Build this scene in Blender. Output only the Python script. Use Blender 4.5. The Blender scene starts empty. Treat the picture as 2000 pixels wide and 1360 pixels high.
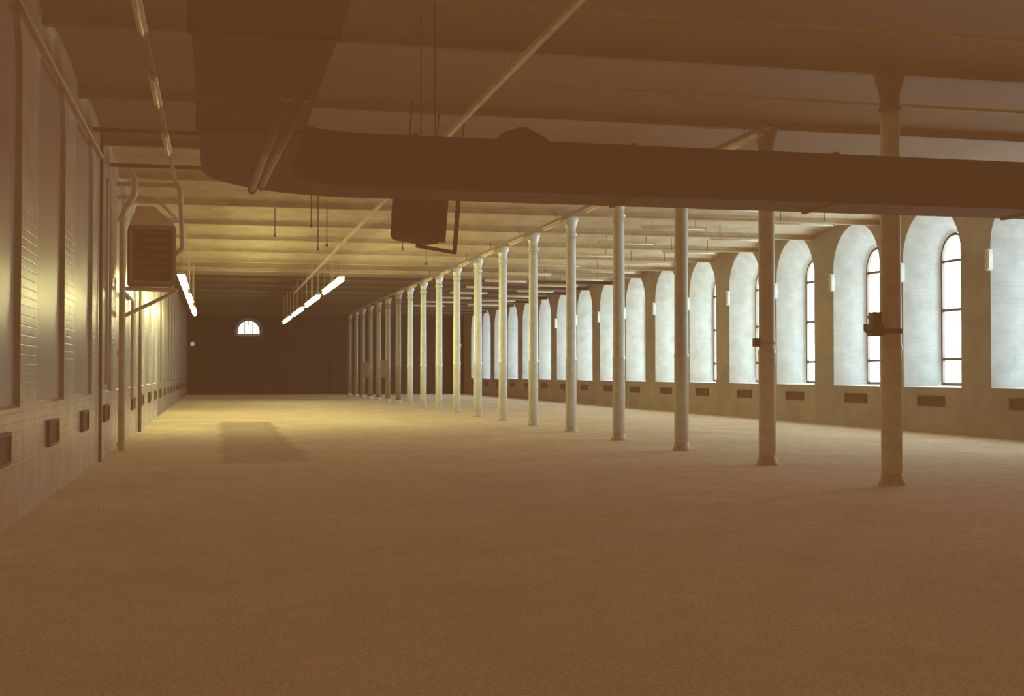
import bpy, math, random
from mathutils import Vector, Matrix
random.seed(3)
sc=bpy.context.scene
sc.view_settings.view_transform='Standard'
sc.view_settings.look='None'
COL=sc.collection

# ---------------------------------------------------------------- materials
E=(0.084,0.0355,0.0118)  # warm glow added to surfaces as ambient fill, lifting the darks
def mat(name,c1,c2=None,rough=0.6,scale=3.0,metal=0.0,e=1.0,brick=0,bump=0.0,emit=None,es=0,grit=0.0):
    m=bpy.data.materials.new(name); m.use_nodes=True
    nt=m.node_tree; b=nt.nodes['Principled BSDF']
    b.inputs['Roughness'].default_value=rough; b.inputs['Metallic'].default_value=metal
    tc=nt.nodes.new('ShaderNodeTexCoord')
    n=nt.nodes.new('ShaderNodeTexNoise'); n.inputs['Scale'].default_value=scale; n.inputs['Detail'].default_value=8
    n.inputs['Roughness'].default_value=0.6
    nt.links.new(tc.outputs['Object'],n.inputs['Vector'])
    r=nt.nodes.new('ShaderNodeValToRGB')
    r.color_ramp.elements[0].position=0.35; r.color_ramp.elements[1].position=0.65
    c2=c2 or tuple(x*0.8 for x in c1)
    r.color_ramp.elements[0].color=(*c2,1); r.color_ramp.elements[1].color=(*c1,1)
    nt.links.new(n.outputs['Fac'],r.inputs['Fac'])
    out=r.outputs['Color']
    if grit:
        n4=nt.nodes.new('ShaderNodeTexNoise'); n4.inputs['Scale'].default_value=24; n4.inputs['Detail'].default_value=3; nt.links.new(tc.outputs['Object'],n4.inputs['Vector'])
        r4=nt.nodes.new('ShaderNodeValToRGB'); g=grit
        r4.color_ramp.elements[0].position=.35; r4.color_ramp.elements[0].color=(1-g,1-g,1-g,1); r4.color_ramp.elements[1].position=.65; r4.color_ramp.elements[1].color=(1+g/2,1+g/2,1+g/2,1)
        nt.links.new(n4.outputs['Fac'],r4.inputs[0])
        mg=nt.nodes.new('ShaderNodeMixRGB'); mg.blend_type='MULTIPLY'; mg.inputs[0].default_value=1
        nt.links.new(out,mg.inputs[1]); nt.links.new(r4.outputs[0],mg.inputs[2]); out=mg.outputs[0]
    nt.links.new(out,b.inputs['Base Color'])
    m['ramp']=r.name
    if brick:
        sx=nt.nodes.new('ShaderNodeSeparateXYZ'); cx=nt.nodes.new('ShaderNodeCombineXYZ')
        nt.links.new(tc.outputs['Object'],sx.inputs[0])
        nt.links.new(sx.outputs['Y'],cx.inputs['X']); nt.links.new(sx.outputs['Z'],cx.inputs['Y'])
        bt=nt.nodes.new('ShaderNodeTexBrick'); nt.links.new(cx.outputs[0],bt.inputs['Vector'])
        bt.inputs['Scale'].default_value=1.0
        bt.inputs['Brick Width'].default_value=0.30; bt.inputs['Row Height'].default_value=0.10
        bt.inputs['Mortar Size'].default_value=0.010; bt.inputs['Mortar Smooth'].default_value=0.8
        bt.inputs['Color1'].default_value=(1,1,1,1); bt.inputs['Color2'].default_value=(.8,.8,.8,1); bt.inputs['Mortar'].default_value=(0.5,.5,.5,1)
        bp=nt.nodes.new('ShaderNodeBump'); bp.inputs['Strength'].default_value=0.15*brick; bp.inputs['Distance'].default_value=0.02
        nt.links.new(bt.outputs['Color'],bp.inputs['Height']); nt.links.new(bp.outputs[0],b.inputs['Normal'])
        mx=nt.nodes.new('ShaderNodeMixRGB'); mx.blend_type='MULTIPLY'; mx.inputs[0].default_value=0.22*brick
        nt.links.new(out,mx.inputs[1]); nt.links.new(bt.outputs['Color'],mx.inputs[2])
        nt.links.new(mx.outputs[0],b.inputs['Base Color'])
    elif bump:
        bp=nt.nodes.new('ShaderNodeBump'); bp.inputs['Strength'].default_value=bump; bp.inputs['Distance'].default_value=0.03
        n2=nt.nodes.new('ShaderNodeTexNoise'); n2.inputs['Scale'].default_value=scale*6
        nt.links.new(tc.outputs['Object'],n2.inputs['Vector'])
        nt.links.new(n2.outputs['Fac'],bp.inputs['Height']); nt.links.new(bp.outputs[0],b.inputs['Normal'])
    if emit:
        b.inputs['Emission Color'].default_value=(*emit,1); b.inputs['Emission Strength'].default_value=es
    else:
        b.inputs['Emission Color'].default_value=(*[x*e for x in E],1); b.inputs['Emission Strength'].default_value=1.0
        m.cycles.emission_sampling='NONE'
    return m
M_wallR=mat('dark_painted_brick',(0.25,0.23,0.195),(0.18,0.165,0.14),0.7,1.0,brick=.9,e=.95)  # wall face in a darker tone than the reveals
M_reveal=mat('reveal_pale_blue_paint',(0.61,0.70,0.72),(0.49,0.57,0.58),0.6,2.6,brick=.9,e=.95)
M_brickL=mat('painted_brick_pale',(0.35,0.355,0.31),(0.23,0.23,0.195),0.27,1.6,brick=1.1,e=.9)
M_brickF=mat('dark_brown_brick',(0.11,0.09,0.07),(0.07,0.06,0.045),0.6,1.2,brick=1,e=.9)  # darker brick tone for the far bays of the left wall
M_board=mat('boarded_panel',(0.19,0.185,0.17),(0.13,0.125,0.115),0.3,1.0,e=.95)
M_end=mat('end_wall_dark',(0.028,0.022,0.016),(0.018,0.014,0.01),0.85,0.5,e=.83)  # near-black colour stands in for the gloom at the far end
M_back=mat('back_wall_brick',(0.12,0.10,0.07),None,0.8,1,brick=1)
M_ceil0=mat('ceiling_shade_brown',(0.15,0.12,0.078),(0.12,0.095,0.062),0.9,0.8,e=1.15,grit=.12)  # near bays: shade put into the ceiling colour
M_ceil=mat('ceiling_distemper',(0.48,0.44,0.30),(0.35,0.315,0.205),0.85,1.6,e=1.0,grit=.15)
M_ceil2=mat('ceiling_distemper_shaded',(0.20,0.17,0.11),(0.14,0.12,0.075),0.85,0.8,e=.95)  # far bays: ceiling colour darkened to paint in the light falloff
M_ceil3=mat('ceiling_shade_dark',(0.06,0.048,0.034),(0.04,0.032,0.022),0.85,0.8,e=.85)  # farthest bays: deep shade put into the ceiling colour
M_beam0=mat('beam_shade_brown',(0.14,0.11,0.07),None,0.85,2,e=1.15)  # shaded copy of the beam paint for the near end
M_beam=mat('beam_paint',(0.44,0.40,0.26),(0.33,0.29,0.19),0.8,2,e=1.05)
M_beam3=mat('beam_paint_shaded',(0.06,0.05,0.032),None,0.8,2,e=.88)  # shaded copy of the beam paint for the far end
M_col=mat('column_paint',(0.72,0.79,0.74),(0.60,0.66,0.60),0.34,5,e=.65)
M_col2=mat('column_paint_shaded',(0.22,0.21,0.16),(0.17,0.16,0.12),0.5,6,e=.8)  # shaded copy of the column paint for the far columns
M_colb=mat('column_foot_rust',(0.30,0.27,0.2),(0.42,0.42,0.34),0.6,12)
M_duct=mat('duct_dark_sheet',(0.03,0.022,0.015),(0.02,0.015,0.01),0.85,2,e=1.08)
M_dark=mat('dark_iron',(0.04,0.03,0.02),None,0.6,4,e=.95)
M_vent=mat('vent_rust',(0.06,0.035,0.02),None,0.7,4,e=.95)
M_pipe=mat('pipe_cream',(0.50,0.48,0.34),(0.40,0.38,0.26),0.4,5)
M_pipeb=mat('pipe_brown',(0.12,0.09,0.055),None,0.5,5)
M_heat=mat('heater_grey_green',(0.20,0.20,0.14),None,0.5,5)
M_pale=mat('pale_enamel',(0.62,0.58,0.42),None,0.4,5)
M_box=mat('pale_box_paint',(0.40,0.42,0.36),None,0.7,5)
M_frame=mat('window_frame_wood',(0.08,0.06,0.045),None,0.6,5,e=.8)
M_pane=mat('daylight_glass',(0.9,0.95,1),None,0.3,1,emit=(0.80,0.94,1.0),es=14.5)
M_pane2=mat('daylight_glass_end',(0.9,0.95,1),None,0.3,1,emit=(1,0.95,0.88),es=3.0)
M_tube=mat('fluorescent_tube_lit',(1,1,.9),None,0.3,1,emit=(1.0,0.91,0.40),es=56)
M_tubeoff=mat('fluorescent_tube_off',(0.75,0.72,0.58),None,0.3,5)
M_lampw=mat('small_lamp_glow',(1,1,.9),None,0.3,1,emit=(1.0,0.75,0.5),es=.2)

# floor
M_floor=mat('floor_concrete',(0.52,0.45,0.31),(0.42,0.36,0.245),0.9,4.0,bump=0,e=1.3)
nt=M_floor.node_tree; b=nt.nodes['Principled BSDF']
b.inputs['Specular IOR Level'].default_value=.2
b.inputs['Emission Color'].default_value=(.110,.052,.0195,1)  # stronger warm fill glow on the floor
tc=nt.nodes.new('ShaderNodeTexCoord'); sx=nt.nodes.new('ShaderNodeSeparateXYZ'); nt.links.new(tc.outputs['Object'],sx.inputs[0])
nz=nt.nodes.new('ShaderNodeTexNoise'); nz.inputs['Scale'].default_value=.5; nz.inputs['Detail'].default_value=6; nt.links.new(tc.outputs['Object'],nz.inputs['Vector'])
def math_(op,a,bv,c=None):
    n=nt.nodes.new('ShaderNodeMath'); n.operation=op
    for i,v in enumerate([a,bv]+([c] if c is not None else [])):
        if isinstance(v,(int,float)): n.inputs[i].default_value=v
        else: nt.links.new(v,n.inputs[i])
    return n.outputs[0]
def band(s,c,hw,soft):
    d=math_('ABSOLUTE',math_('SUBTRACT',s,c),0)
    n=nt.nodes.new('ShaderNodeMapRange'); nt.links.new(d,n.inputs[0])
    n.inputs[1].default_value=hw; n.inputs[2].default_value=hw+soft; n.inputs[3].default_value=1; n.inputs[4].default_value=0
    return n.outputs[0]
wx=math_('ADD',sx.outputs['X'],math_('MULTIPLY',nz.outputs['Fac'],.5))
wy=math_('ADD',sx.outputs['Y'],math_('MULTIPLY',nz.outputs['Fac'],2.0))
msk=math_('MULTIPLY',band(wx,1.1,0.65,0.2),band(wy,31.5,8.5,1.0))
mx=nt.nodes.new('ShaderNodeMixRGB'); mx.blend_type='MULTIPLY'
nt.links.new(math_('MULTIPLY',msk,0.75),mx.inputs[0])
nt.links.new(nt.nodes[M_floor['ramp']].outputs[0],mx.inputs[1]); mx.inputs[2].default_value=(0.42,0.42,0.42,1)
n3=nt.nodes.new('ShaderNodeTexNoise'); n3.inputs['Scale'].default_value=0.45; n3.inputs['Detail'].default_value=14; n3.inputs['Roughness'].default_value=.82; nt.links.new(tc.outputs['Object'],n3.inputs['Vector'])
r3=nt.nodes.new('ShaderNodeValToRGB'); r3.color_ramp.elements[0].position=.36; r3.color_ramp.elements[0].color=(.76,.76,.76,1); r3.color_ramp.elements[1].position=.62; r3.color_ramp.elements[1].color=(1.12,1.12,1.12,1)
nt.links.new(n3.outputs['Fac'],r3.inputs[0])
mx2=nt.nodes.new('ShaderNodeMixRGB'); mx2.blend_type='MULTIPLY'; mx2.inputs[0].default_value=1
nt.links.new(mx.outputs[0],mx2.inputs[1]); nt.links.new(r3.outputs[0],mx2.inputs[2])
n4=nt.nodes.new('ShaderNodeTexNoise'); n4.inputs['Scale'].default_value=40; n4.inputs['Detail'].default_value=4; n4.inputs['Roughness'].default_value=.8; nt.links.new(tc.outputs['Object'],n4.inputs['Vector'])
r4=nt.nodes.new('ShaderNodeValToRGB'); r4.color_ramp.elements[0].position=.40; r4.color_ramp.elements[0].color=(.45,.45,.45,1); r4.color_ramp.elements[1].position=.60; r4.color_ramp.elements[1].color=(1.4,1.4,1.4,1)
nt.links.new(n4.outputs['Fac'],r4.inputs[0])
mx3=nt.nodes.new('ShaderNodeMixRGB'); mx3.blend_type='MULTIPLY'; mx3.inputs[0].default_value=1
nt.links.new(mx2.outputs[0],mx3.inputs[1]); nt.links.new(r4.outputs[0],mx3.inputs[2])
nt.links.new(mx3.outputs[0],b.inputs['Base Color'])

# ---------------------------------------------------------------- mesh helper
class MB:
    def __init__(s): s.v=[]; s.f=[]
    def add(s,vs,fs):
        o=len(s.v); s.v+= [tuple(v) for v in vs]; s.f+=[tuple(i+o for i in f) for f in fs]; return s
    def box(s,c,d,rot=None):
        x,y,z=[k/2 for k in d]; vs=[Vector((i*x,j*y,k*z)) for i in(-1,1) for j in(-1,1) for k in(-1,1)]
        if rot: vs=[rot@v for v in vs]
        vs=[v+Vector(c) for v in vs]
        return s.add(vs,[(0,1,3,2),(4,6,7,5),(0,4,5,1),(2,3,7,6),(0,2,6,4),(1,5,7,3)])
    def lathe(s,prof,c=(0,0,0),seg=24,axis=None):
        vs=[];n=len(prof)
        for r,z in prof:
            for i in range(seg):
                a=2*math.pi*i/seg; v=Vector((r*math.cos(a),r*math.sin(a),z))
                if axis: v=axis@v
                vs.append(v+Vector(c))
        fs=[]
        for j in range(n-1):
            for i in range(seg):
                k=(i+1)%seg; fs.append((j*seg+i,j*seg+k,(j+1)*seg+k,(j+1)*seg+i))
        fs.append(tuple(range(seg))[::-1]); fs.append(tuple((n-1)*seg+i for i in range(seg)))
        return s.add(vs,fs)
    def cyl(s,a,b_,r,seg=12):
        a=Vector(a);b_=Vector(b_);d=b_-a; q=d.to_track_quat('Z','Y').to_matrix()
        return s.lathe([(r,0),(r,d.length)],a,seg,q)
    def path(s,pts,r,seg=12):
        P=[Vector(p) for p in pts]; Q=[P[0]]
        for i in range(1,len(P)-1):
            a=(P[i-1]-P[i]); c=(P[i+1]-P[i]); t=min(r*2.5,a.length*.45,c.length*.45)
            A=P[i]+a.normalized()*t; C=P[i]+c.normalized()*t
            for k in range(6):
                u=k/5; Q.append((1-u)**2*A+2*u*(1-u)*P[i]+u*u*C)
        Q.append(P[-1]); vs=[];n=len(Q); ref=None
        for i,p in enumerate(Q):
            t=(Q[min(i+1,n-1)]-Q[max(i-1,0)]).normalized()
            if ref is None: ref=t.orthogonal().normalized()
            ref=(ref-t*ref.dot(t)).normalized(); bi=t.cross(ref)
            for k in range(seg):
                a=2*math.pi*k/seg; vs.append(p+ref*r*math.cos(a)+bi*r*math.sin(a))
        fs=[]
        for j in range(n-1):
            for i in range(seg):
                k=(i+1)%seg; fs.append((j*seg+i,j*seg+k,(j+1)*seg+k,(j+1)*seg+i))
        fs.append(tuple(range(seg))[::-1]); fs.append(tuple((n-1)*seg+i for i in range(seg)))
        return s.add(vs,fs)
def mk(name,mb,m,parent=None,loc=(0,0,0),smooth=False,bevel=0,label=None,cat=None,group=None,kind=None):
    if isinstance(mb,(list,tuple)):
        return [mk(name,x,m,parent,loc,smooth,bevel,label,cat,group,kind) for x in mb]
    me=bpy.data.meshes.new(name); me.from_pydata(mb.v,[],mb.f); me.materials.append(m); me.update()
    if smooth:
        me.polygons.foreach_set('use_smooth',[len(p.vertices)<=4 for p in me.polygons])
    o=bpy.data.objects.new(name,me); COL.objects.link(o); o.location=loc
    if parent: o.parent=parent
    if bevel:
        md=o.modifiers.new('b','BEVEL'); md.width=bevel; md.segments=3; md.limit_method='ANGLE'
    tag(o,label,cat,group,kind); return o
def tag(o,label=None,cat=None,group=None,kind=None):
    if label:o['label']=label
    if cat:o['category']=cat
    if group:o['group']=group
    if kind:o['kind']=kind
def empty(name,loc,label,cat,group=None):
    o=bpy.data.objects.new(name,None); COL.objects.link(o); o.location=loc; o.empty_display_size=.2
    tag(o,label,cat,group); return o
def dup(root,parts,loc,rotz=0,label=None):
    r=root.copy(); COL.objects.link(r); r.location=loc; r.rotation_euler[2]=rotz
    if label:r['label']=label
    out=[]
    for p in parts:
        q=p.copy(); COL.objects.link(q); q.parent=r; out.append(q)
    return r,out

XL,XR,Y0,Y1,H=-1.95,17.45,-4.0,89.1,6.1
SP=3.89; YC=[15.17+SP*k for k in range(19)]
# ---------------------------------------------------------------- shell
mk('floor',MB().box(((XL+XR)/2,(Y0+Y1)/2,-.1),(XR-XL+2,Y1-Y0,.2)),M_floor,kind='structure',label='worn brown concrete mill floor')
def profile(hw,sill,spring,rise,N=18):
    p=[(-hw,sill)]
    for i in range(N+1):
        a=math.pi*(1-i/N); p.append((hw*math.cos(a),spring+rise*math.sin(a)))
    p.append((hw,sill)); return p
def bay(mb,mp,c,lo,hi,inn,out,depth,cap=None,rev=None):
    pi=profile(*inn); po=profile(*out); hw,sill=inn[0],inn[1]
    q=lambda pts,M=mb:M.add([mp(a,z,d) for a,z,d in pts],[(0,1,2,3)])
    q([(lo,0,0),(c-hw,0,0),(c-hw,H,0),(lo,H,0)]); q([(c+hw,0,0),(hi,0,0),(hi,H,0),(c+hw,H,0)])
    q([(c-hw,0,0),(c+hw,0,0),(c+hw,sill,0),(c-hw,sill,0)])
    for i in range(1,len(pi)-2):
        a,b2=pi[i],pi[i+1]; q([(c+a[0],a[1],0),(c+b2[0],b2[1],0),(c+b2[0],H,0),(c+a[0],H,0)])
    n=len(pi)
    for i in range(n):
        j=(i+1)%n
        q([(c+pi[i][0],pi[i][1],0),(c+pi[j][0],pi[j][1],0),(c+po[j][0],po[j][1],depth),(c+po[i][0],po[i][1],depth)],rev or mb)
    if cap is not None:
        cap.add([mp(c+a,z,depth) for a,z in po],[tuple(range(n))])
INN=(1.3,1.15,4.45,1.25); OUT=(0.62,1.18,4.43,0.62)
mpR=lambda a,z,d:(XR+d,a,z)
wr=MB(); rv=MB(); CR=[28.2+3.8*n for n in range(-2,16)]
for c in CR: bay(wr,mpR,c,c-1.9,c+1.9,INN,OUT,.72,rev=rv)
lo=CR[0]-1.9; hi=CR[-1]+1.9
wr.add([(XR,Y0,0),(XR,lo,0),(XR,lo,H),(XR,Y0,H)],[(0,1,2,3)]); wr.add([(XR,hi,0),(XR,Y1,0),(XR,Y1,H),(XR,hi,H)],[(0,1,2,3)])
mk('wall_right',wr,M_wallR,kind='structure',label='dark painted brick wall with tall arched openings')
mk('trim_90',rv,M_reveal,kind='structure',label='pale blue painted splayed arched window reveals')
def window(n,mp,c,out,depth,bars,mpane,vb=()):
    fr=MB(); po=profile(*out); N=len(po); t=.07
    inn2=profile(out[0]-t,out[1]+t,out[2],out[3]-t)
    for d0,d1,A,B in ((depth-.05,depth-.05,po,inn2),(depth-.05,depth+.04,inn2,inn2)):
        for i in range(N):
            j=(i+1)%N
            fr.add([mp(c+A[i][0],A[i][1],d0),mp(c+A[j][0],A[j][1],d0),mp(c+B[j][0],B[j][1],d1),mp(c+B[i][0],B[i][1],d1)],[(0,1,2,3)])
    for z in bars:
        p=[mp(c-out[0]+.03,z-.035,depth-.04),mp(c+out[0]-.03,z+.035,depth+.02)]
        ctr=[(p[0][k]+p[1][k])/2 for k in range(3)]; dm=[abs(p[0][k]-p[1][k]) for k in range(3)]; fr.box(ctr,dm)
    for a,z0,z1 in vb:
        p=[mp(c+a-.025,z0,depth-.04),mp(c+a+.025,z1,depth+.02)]
        ctr=[(p[0][k]+p[1][k])/2 for k in range(3)]; dm=[abs(p[0][k]-p[1][k]) for k in range(3)]; fr.box(ctr,dm)
    o=mk('window_%d'%n,fr,M_frame,kind='structure',label='tall arched window with dark glazing bars')
    pn=MB(); pn.add([mp(c+a,z,depth+.03) for a,z in po],[tuple(range(N))])
    mk('pane',pn,mpane,parent=o)
    return o
k=1
for c in CR:
    window(k,mpR,c,OUT,.72,(1.85,3.1,4.35),M_pane); k+=1
mpL=lambda a,z,d:(XL-d,a,z)
wl=MB(); wf=MB(); cap=MB(); CL=[16.15+3.8*n for n in range(-4,19)]
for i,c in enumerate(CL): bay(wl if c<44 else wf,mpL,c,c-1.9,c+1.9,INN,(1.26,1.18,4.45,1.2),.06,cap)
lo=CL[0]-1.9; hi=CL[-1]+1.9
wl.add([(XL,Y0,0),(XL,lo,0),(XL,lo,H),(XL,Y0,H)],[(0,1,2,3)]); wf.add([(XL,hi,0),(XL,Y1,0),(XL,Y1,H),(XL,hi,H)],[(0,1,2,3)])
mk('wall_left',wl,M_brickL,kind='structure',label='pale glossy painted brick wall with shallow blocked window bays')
mk('wall_left',wf,M_brickF,kind='structure',label='dark brown brick wall with shallow blocked window bays')
mk('trim_1',cap,M_board,kind='structure',label='dull boarding filling the blocked window bays')
we=MB(); mpE=lambda a,z,d:(a,Y1+d,z)
bay(we,mpE,2.2,XL-.3,XR+.3,(.95,4.05,4.42,.92),(.8,4.17,4.42,.8),.35)
mk('wall_end',we,M_end,kind='structure',label='end wall coloured dark as if unlit')
window(k,mpE,2.2,(.8,4.17,4.42,.8),.35,(),M_pane2,((-.28,4.2,5.1),(.28,4.2,5.1),(0,4.85,5.2)))
mk('wall_back',MB().box(((XL+XR)/2,Y0-.1,H/2),(XR-XL+.6,.2,H)),M_back,kind='structure',label='brick wall closing the room')
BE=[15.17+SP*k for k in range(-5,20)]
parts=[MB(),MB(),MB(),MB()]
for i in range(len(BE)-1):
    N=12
    w=0 if BE[i]<22 else 1 if BE[i]<45 else (2 if BE[i]<53 else 3)  # near and far bays coloured darker to stand in for shade
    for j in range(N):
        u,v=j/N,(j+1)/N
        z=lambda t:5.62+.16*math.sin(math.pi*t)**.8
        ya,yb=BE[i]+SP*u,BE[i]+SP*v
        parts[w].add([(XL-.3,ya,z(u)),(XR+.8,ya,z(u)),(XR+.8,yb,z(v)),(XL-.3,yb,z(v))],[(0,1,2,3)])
for p,m_,l in zip(parts,(M_ceil0,M_ceil,M_ceil2,M_ceil3),('shallow jack-arched ceiling coloured dull brown for near shade','shallow jack-arched ceiling in patchy yellowed distemper','shallow jack-arched ceiling in distemper darkened for shade','shallow jack-arched ceiling coloured near black for far shade')):
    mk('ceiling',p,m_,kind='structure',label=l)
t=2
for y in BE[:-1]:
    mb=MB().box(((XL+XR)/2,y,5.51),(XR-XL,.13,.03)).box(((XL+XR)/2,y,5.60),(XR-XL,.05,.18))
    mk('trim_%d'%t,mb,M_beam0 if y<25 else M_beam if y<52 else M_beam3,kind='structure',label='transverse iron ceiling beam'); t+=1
d=MB().box((9.2,Y1-.04,1.25),(2.6,.08,2.5)).box((9.2,Y1-.09,1.25),(.06,.04,2.5))
for zz in(.15,1.25,2.4): d.box((9.2,Y1-.09,zz),(2.5,.03,.12))
mk('door_1',d,M_end,kind='structure',label='dark double timber door')
# ---------------------------------------------------------------- columns
R=.137; XC=8.79
def column(mc,mcap,loc,label):
    e=empty('cast_iron_column',loc,label,'column','row of cast iron columns')
    foot=mk('base',MB().lathe([(R+.04,0),(R+.042,.02),(R+.035,.05),(R+.016,.08),(R+.006,.12),(R+.002,.16)],seg=28),M_colb,e,smooth=True)
    sh=mk('shaft',MB().lathe([(R,.15),(R+.001,1.8),(R+.010,1.82),(R+.010,1.86),(R-.001,1.88),(R-.010,4.85),(R-.010,5.0)],seg=28),mc,e,smooth=True)
    cp=mk('capital',MB().lathe([(R-.010,5.0),(R+.015,5.02),(R+.015,5.06),(R-.008,5.08),(R-.005,5.2),(R+.015,5.3),(R+.045,5.38),(R+.055,5.40),(R+.055,5.49)],seg=28),mcap,e,smooth=True)
    return e,[foot,sh,cp]
e0,ps0=column(M_col,M_beam0,(XC,YC[0],0),'tall round cast iron column with a switch box strapped to it')  # dark capital colour paints in the shade overhead
dup(e0,ps0,(XC,YC[1],0),.7,'tall pale round cast iron column with a small dark switch')
L1='tall pale blue painted round cast iron column with flared capital'
e1,ps1=column(M_col,M_col,(XC,YC[2],0),L1)
for i in range(3,12): dup(e1,ps1,(XC,YC[i],0),0.7*i)
e2,ps2=column(M_col2,M_col2,(XC,YC[12],0),'dull round cast iron column coloured dark for far shade')
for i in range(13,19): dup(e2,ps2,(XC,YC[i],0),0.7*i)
sb=empty('switch_box',(XC-.26,YC[0]-.05,2.05),'dark iron switch box clamped to a cast iron column','switch box')
mk('body',MB().box((0,0,.02),(.17,.16,.16)).box((0,0,.15),(.13,.14,.22)),M_dark,sb,bevel=.01)
mk('clamp',MB().lathe([(R+.02,0),(R+.02,.06)],(.26,.05,-.02),20).box((.1,0,0),(.2,.05,.04)),M_dark,sb)
mk('lever',MB().path([(-.08,0,.0),(-.15,0,.0),(-.15,0,.1)],.02),M_dark,sb)
sb2=empty('switch_box',(XC-.2,YC[1]-.03,2.0),'small dark switch on a cast iron column','switch box')
mk('body',MB().box((0,0,0),(.1,.1,.14)),M_dark,sb2,bevel=.01); mk('clamp',MB().lathe([(R+.008,0),(R+.008,.04)],(.2,.03,-.03),20),M_colb,sb2)
for kk in(13,15):
    s=empty('switch_box',(XC-.24,YC[kk]-.1,1.7),'brown electrical cabinet fixed to a cast iron column','switch box')
    mk('body',MB().box((0,0,0),(.32,.25,.9)).box((0,-.13,0),(.28,.03,.8)),M_pipeb,s,bevel=.02)
    mk('handle',MB().cyl((.1,-.16,0),(.1,-.16,.15),.02),M_pipeb,s)
# ---------------------------------------------------------------- duct
ZB,ZT=3.50,4.08
def duct():
    e=empty('ventilation_duct',(0,0,ZB),'long dark sheet-metal ventilation duct with a rounded bend','duct')
    mb=MB(); out=[];inn=[]
    xo,xi,yo,yi=-.15,.70,14.3,13.45
    Ro=1.7; cxx,cyy=xo+Ro,yo-Ro; Ri=Ro-.85
    out.append((xo,-3.9)); inn.append((xi,-3.9))
    for i in range(13):
        a=math.pi-(math.pi/2)*i/12
        out.append((cxx+Ro*math.cos(a)*(1.0),cyy+Ro*math.sin(a))); inn.append((cxx+Ri*math.cos(a),cyy+Ri*math.sin(a)))
    out.append((17.4,yo)); inn.append((17.4,yi))
    n=len(out); h=ZT-ZB
    vs=[(x,y,0) for x,y in out]+[(x,y,0) for x,y in inn]+[(x,y,h) for x,y in out]+[(x,y,h) for x,y in inn]
    fs=[]
    for i in range(n-1):
        fs+=[(i,i+1,n+i+1,n+i),(2*n+i,3*n+i,3*n+i+1,2*n+i+1),(i,2*n+i,2*n+i+1,i+1),(n+i,n+i+1,3*n+i+1,3*n+i)]
    fs+=[(0,n,3*n,2*n),(n-1,3*n-1,4*n-1,2*n-1)]
    mb.add(vs,fs); mk('casing',mb,M_duct,e)
    def ring(c,w,dp,hh,along):
        o=[];t=.02
        for (s,z) in ((-1,-1),(1,-1),(1,1),(-1,1)):
            for ex in(0,t):
                for q in(-.025,.025):
                    a=s*(w/2+ex); zz=hh/2+z*(hh/2+ex)
                    o.append((c[0]+q,c[1]+a,zz) if along=='x' else (c[0]+a,c[1]+q,zz))
        f=[]
        for i in range(4):
            A=i*4;B=((i+1)%4)*4
            f+=[(A,B,B+1,A+1),(A+2,A+3,B+3,B+2),(A,A+2,B+2,B),(A+1,B+1,B+3,A+3)]
        return MB().add(o,f)
    for x in (2.1,4.6,7.1,9.9,12.6,15.3): mk('flange',ring((x,(yo+yi)/2),.85,0,h,'x'),M_duct,e)
    for y in (1.5,4.5,7.5,10.5): mk('flange',ring(((xo+xi)/2,y),.85,0,h,'y'),M_duct,e)
    for x in(2.3,12.8,15.5):
        a=.49;yc=(yo+yi)/2
        mk('hanger',MB().path([(x,yc-a,5.66-ZB),(x,yc-a,-.045),(x,yc+a,-.045),(x,yc+a,5.66-ZB)],.008,6),M_duct,e)
    dm=MB(); prof=[(-.28,0),(-.2,.1),(0,.17),(.08,.16),(.3,.05),(.34,0)]
    dm.add([(3.3+a,yi+.1,h+b2) for a,b2 in prof]+[(3.3+a,yo-.1,h+b2) for a,b2 in prof],[tuple(range(6)),tuple(range(11,5,-1))]+[(i,(i+1)%6,(i+1)%6+6,i+6) for i in range(6)])
    mk('damper_cowl',dm,M_duct,e)
duct()
for i,(a,b2) in enumerate((((.33,12.5,3.28),(.47,8.6,3.42)),((.42,12.5,3.32),(.60,8.6,3.42)))):
    mb=MB().cyl(a,b2,.030)
    for u in(.02,.97):
        p=Vector(a).lerp(Vector(b2),u); mb.lathe([(.042,-.03),(.042,.03)],p,12,(Vector(b2)-Vector(a)).to_track_quat('Z','Y').to_matrix()); mb.cyl(p,(p.x,p.y,ZB),.01,6)
    mk('steam_pipe',mb,M_pipeb,smooth=True,label='brown steam pipe slung beneath the ventilation duct',cat='pipe',group='pipes under the duct')
# ---------------------------------------------------------------- unit heaters
def heater(loc,rotz,label,w=.82,h=.8,d=.6,M=None,ML=None,bv=.05):
    M=M or M_duct; ML=ML or M
    e=empty('unit_heater',loc,label,'heater','fan unit heaters'); e.rotation_euler[2]=rotz
    p=[mk('body',MB().box((0,0,0),(w,d,h)),M,e,bevel=bv)]
    fr=MB()
    for s in(-1,1):
        fr.box((s*(w/2-.05),-d/2-.035,0),(.06,.07,h-.04)); fr.box((0,-d/2-.035,s*(h/2-.05)),(w-.04,.07,.06))
    p.append(mk('front_frame',fr,ML,e))
    g=MB()
    for i in range(7): g.box((0,-d/2-.03,-h/2+.14+i*(h-.28)/6),(w-.14,.06,.022),Matrix.Rotation(.5,3,'X'))
    g.box((0,-d/2-.03,0),(.02,.03,h-.14))
    p.append(mk('louver',g,ML if ML is M else M_pipeb,e))
    f=MB().lathe([(.27,0),(.27,.08),(.23,.12),(.1,.14),(.1,.26),(.06,.28)],(0,d/2,0),24,Matrix.Rotation(-math.pi/2,3,'X'))
    p.append(mk('fan_housing',f,M,e,smooth=True))
    return e,p
hu,_=heater((2.98,18.9,3.92),math.radians(24),'dark fan unit heater hung by rods from the ceiling',w=.70,h=.86,d=.5,bv=.10)
hu.rotation_euler[1]=math.radians(5)
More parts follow.
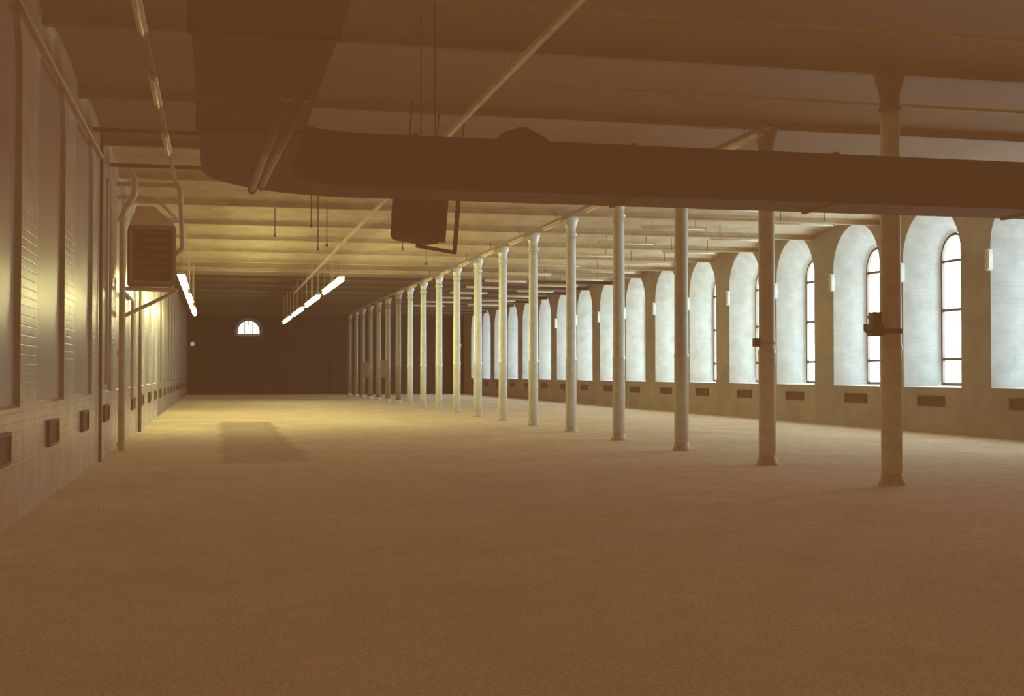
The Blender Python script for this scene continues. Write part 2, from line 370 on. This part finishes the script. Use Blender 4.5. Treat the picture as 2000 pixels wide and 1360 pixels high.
mk('hanger',[MB().cyl((s*.25,0,.40),(s*.25,0,1.72),.012,8) for s in(-1,1)],M_dark,hu)
fb=MB().box((.32,-.1,-.50),(.72,.05,.05)).box((.66,-.1,.05),(.05,.05,1.10)).box((.50,-.1,.58),(.36,.05,.05)).cyl((-.02,-.1,-.5),(-.02,-.1,-.40),.03).cyl((.66,-.1,.55),(.66,-.1,1.70),.015,8)
mk('bracket',fb,M_duct,hu)
hl,_=heater((-1.30,26.6,3.88),math.radians(6),'grey-green louvred fan unit heater on a wall bracket',w=.92,h=1.2,d=.7,M=M_duct,ML=M_heat)
for y in(0,.3):
    mk('bracket',MB().path([(-.58,y,-.45),(-.58,y,-1.25),(.55,y,-.67),(-.58,y,-.65)],.035),M_pipe,hl)
hd=MB(); hd.add([(-.45,-.42,.6),(.45,-.42,.6),(.45,.35,.6),(-.45,.35,.6),(-.3,-.2,1.0),(.05,-.2,1.0),(.05,.25,1.0),(-.3,.25,1.0)],[(0,1,5,4),(1,2,6,5),(2,3,7,6),(3,0,4,7),(4,5,6,7),(0,3,2,1)])
mk('hood',hd,M_pipe,hl)
# ---------------------------------------------------------------- wall pipes
def pipe(pts,r,m,label,group='pipework on the painted wall',name='pipe',collars=(),rods=()):
    mb=MB().path(pts,r)
    for c in collars: mb.lathe([(r+.02,-.04),(r+.025,-.02),(r+.025,.02),(r+.02,.04)],c,14)
    for c in rods: mb.cyl(c,(c[0],c[1],5.68),.008,6)
    return mk(name,mb,m,smooth=True,label=label,cat='pipe',group=group)
pipe([(-1.78,25.4,0.0),(-1.78,25.4,4.65),(-1.55,25.4,4.95),(-1.55,25.4,5.3),(-1.72,25.4,5.55)],.062,M_pipe,'cream cast iron downpipe beside the wall heater',name='downpipe',collars=[(-1.78,25.4,.12),(-1.78,25.4,1.9),(-1.78,25.4,4.5)])
pipe([(-1.94,25.9,5.25),(-.72,25.9,5.25),(-.66,25.95,4.0),(-.8,26.1,3.9)],.05,M_pipe,'cream heating pipe dropping to the wall heater')
pipe([(-1.94,26.4,5.05),(-1.2,26.4,5.05),(-.7,26.4,4.55)],.04,M_pipe,'cream branch pipe feeding the wall heater')
pipe([(-1.91,22.3,.0),(-1.91,22.3,5.6)],.03,M_pipeb,'thin brown conduit running up the wall',name='conduit')
pipe([(-1.91,23.55,1.3),(-1.91,23.55,5.0)],.03,M_pipe,'thin painted conduit running up the wall',name='conduit')
pipe([(-1.90,30.5,.9),(-1.90,30.5,3.2),(-1.90,27.8,3.2)],.04,M_pipe,'thin painted conduit beneath the wall heater',name='conduit')
pipe([(-1.90,33.5,.0),(-1.90,33.5,5.1)],.04,M_pipeb,'thin brown conduit running up the wall',name='conduit')
pipe([(-1.94,24.5,5.40),(1.2,24.5,5.40)],.04,M_pipeb,'brown pipe crossing beneath the ceiling',rods=[(1.0,24.5,5.38)])
pipe([(-1.94,21.0,5.40),(1.0,21.0,5.40)],.04,M_pipeb,'brown pipe crossing beneath the ceiling',rods=[(.8,21,5.38)])
pipe([(-1.90,5,5.16),(-1.90,22.2,5.16)],.035,M_pipeb,'brown pipe running along the wall under the ceiling')
for y,x0 in((13.0,2.2),(16.6,3.9),(21.5,9.0)):
    pipe([(x0,y,5.44),(17.44,y,5.44)],.025,M_beam,'dull conduit crossing beneath the ceiling',rods=[(x0+.1,y,5.44),(15,y,5.44)])
# ---------------------------------------------------------------- vents
def vent(loc,rz,label,grp):
    mb=MB(); w,h=1.15,.24
    for s in(-1,1):
        mb.box((0,-.02,s*h/2),(w,.05,.03)); mb.box((s*w/2,-.02,0),(.03,.05,h+.03))
    for i in range(6): mb.box((0,-.012,-h/2+.03+i*.036),(w,.03,.012),Matrix.Rotation(.5,3,'X'))
    mb.box((0,-.003,0),(w,.006,h))
    o=mk('air_vent',mb,M_vent,loc=loc,label=label,cat='vent',group=grp); o.rotation_euler[2]=rz; return o
v=None
for c in CR[1:]:
    loc=(XR-.001,c,.80)
    if v is None: v=vent(loc,math.radians(-90),'dark rusty louvred air vent below an arched window','air vents below the windows')
    else: q=v.copy(); COL.objects.link(q); q.location=loc
v=None
for c in CL[3:]:
    loc=(XL+.001,c,.78)
    if v is None: v=vent(loc,math.radians(90),'dark rusty louvred air vent low in the painted wall','air vents in the blocked bays'); v.scale=(.8,1,1.15)
    else: q=v.copy(); COL.objects.link(q); q.location=loc
v=None
for c in CR[1:12]:
    loc=(XR-.085,c+1.24,4.12)
    if v is None:
        v=mk('cable_box',MB().box((0,0,0),(.13,.12,.50)).box((.03,.11,.1),(.09,.16,.04)).box((0,-.065,0),(.10,.02,.44)),M_box,loc=loc,bevel=.01,label='slim pale metal cable box beside a window reveal',cat='box',group='pale boxes beside the window reveals')
    else: q=v.copy(); COL.objects.link(q); q.location=loc
# ---------------------------------------------------------------- lit lamps
def lamp(loc,L,top,label,grp):
    e=empty('fluorescent_lamp',loc,label,'lamp',grp)
    w=.10
    tr=MB().add([(-w,-L/2,.02),(w,-L/2,.02),(w,L/2,.02),(-w,L/2,.02),(-.05,-L/2,.08),(.05,-L/2,.08),(.05,L/2,.08),(-.05,L/2,.08)],[(0,3,7,4),(1,5,6,2),(4,7,6,5),(0,4,5,1),(3,2,6,7),(0,1,2,3)])
    a=mk('reflector',tr,M_pale,e)
    b_=mk('tube',MB().lathe([(.04,-L/2+.04),(.062,-L/2+.10),(.062,L/2-.10),(.04,L/2-.04)],(0,0,-.05),14,Matrix.Rotation(math.pi/2,3,'X')),M_tube,e,smooth=True)
    c=mk('hanger',[MB().cyl((0,s*(L/2-.3),.07),(0,s*(L/2-.3),top-loc[2]),.008,6) for s in(-1,1)],M_beam,e)
    return e,[a,b_]+c
def run(x,z,d0,d1,n,grp):
    ya=(d0-x*.23)/.973; yb=(d1-x*.23)/.973; seg=(yb-ya)/n; L=(seg-2.2)/2; first=None
    for i in range(n):
        for j in range(2):
            loc=(x,ya+i*seg+L*(j+.5)+.02*j,z)
            if first is None: first,pp=lamp(loc,L-.02,5.68,'lit fluorescent lamp hung on thin rods',grp)
            else: dup(first,pp,loc)
run(-.85,3.90,30.6,52.5,3,'lit fluorescent lamps near the wall')
run(3.5,4.23,35.8,69,4,'lit fluorescent lamps over the open floor')
def trunk(x,z,ya,yb,m,label,w=.08):
    mb=MB().box((x,(ya+yb)/2,z),(w,yb-ya,.07)); y=ya+1
    while y<yb: mb.cyl((x,y,z),(x,y,5.61),.01,6); y+=SP
    mk('cable_trunking',mb,m,label=label,cat='trunking',group='cable trunking beneath the ceiling')
trunk(3.66,5.38,7,62,M_pipe,'long pale cable trunking hung beneath the ceiling',.07)
trunk(8.38,5.36,18,80,M_pipeb,'long brown cable trunking beside the column heads')
trunk(-.80,5.32,7,30,M_pipeb,'long brown cable trunking near the wall',.06)
def fitting(name,label,grp,rod):
    e=empty('fluorescent_fitting',(0,0,-50),label,'lamp',grp)
    a=[mk('housing',MB().box((0,0,.03),(.11,1.8,.05)),M_pipe,e,bevel=.01)]
    a.append(mk('tube',MB().cyl((0,-.85,-.02),(0,.85,-.02),.02,10),M_tubeoff,e,smooth=True))
    a+=mk('end_cap',[MB().box((0,s*.88,0),(.06,.03,.08)) for s in(-1,1)],M_pipe,e)
    if rod: a+=mk('hanger',[MB().cyl((0,s*.6,.04),(0,s*.6,.42),.01,6) for s in(-1,1)],M_dark,e)
    return e,a
fe,fp=fitting('f','unlit pale fluorescent fitting fixed under cable trunking','unlit fittings under the trunking',False)
pos=[(8.38,19.3+SP*i,5.27,0) for i in range(11)]+[(-.80,9.5+SP*i,5.23,0) for i in range(4)]
fe.location=pos[0][:3]
for p in pos[1:]: dup(fe,fp,p[:3],p[3])
fe,fp=fitting('f','unlit pale fluorescent fitting hung between columns and windows','unlit fittings near the windows',True)
pos=[]
for i in range(12):
    pos.append((11.6,26.9+SP*i,5.28,math.pi/2)); pos.append((14.4,25.2+SP*i,5.28,math.pi/2))
fe.location=pos[0][:3]; fe.rotation_euler[2]=math.pi/2
for p in pos[1:]: dup(fe,fp,p[:3],p[3])
for (x,y,l) in ((2.3,29.5,1.3),(2.6,30.6,1.1),(2.0,27.5,1.0),(4.8,33,.9),(1.4,31.5,.8),(5.6,34,1.2)):
    mk('hanging_wire',MB().cyl((0,0,-l),(0,0,.05),.012,6).lathe([(.03,-.03),(.03,.03)],(0,0,-l),8),M_dark,loc=(x,y,5.70),label='dark wire dangling from the ceiling',cat='wire',group='wires hanging from the ceiling')
for x in(-1.6,17.1):
    e=empty('bulkhead_lamp',(x,Y1,3.5),'small round glowing bulkhead lamp on the end wall','lamp','bulkhead lamps')
    rx=Matrix.Rotation(math.pi/2,3,'X')
    mk('rim',MB().lathe([(.2,0),(.2,.08),(.16,.1)],seg=20,axis=rx),M_dark,e); mk('globe',MB().lathe([(.155,.08),(.13,.14),(.07,.17)],seg=20,axis=rx),M_lampw,e,smooth=True)

# ---------------------------------------------------------------- world, camera
w=bpy.data.worlds.new('World'); sc.world=w; w.use_nodes=True
w.node_tree.nodes['Background'].inputs[0].default_value=(.8,.9,1,1); w.node_tree.nodes['Background'].inputs[1].default_value=.6
cam=bpy.data.cameras.new('Camera'); co=bpy.data.objects.new('Camera',cam); COL.objects.link(co)
co.location=(0,0,1.5); co.rotation_euler=(math.radians(91.146),0,math.radians(-13.27))
cam.lens=44.1; cam.sensor_width=36; cam.clip_end=300
sc.camera=co
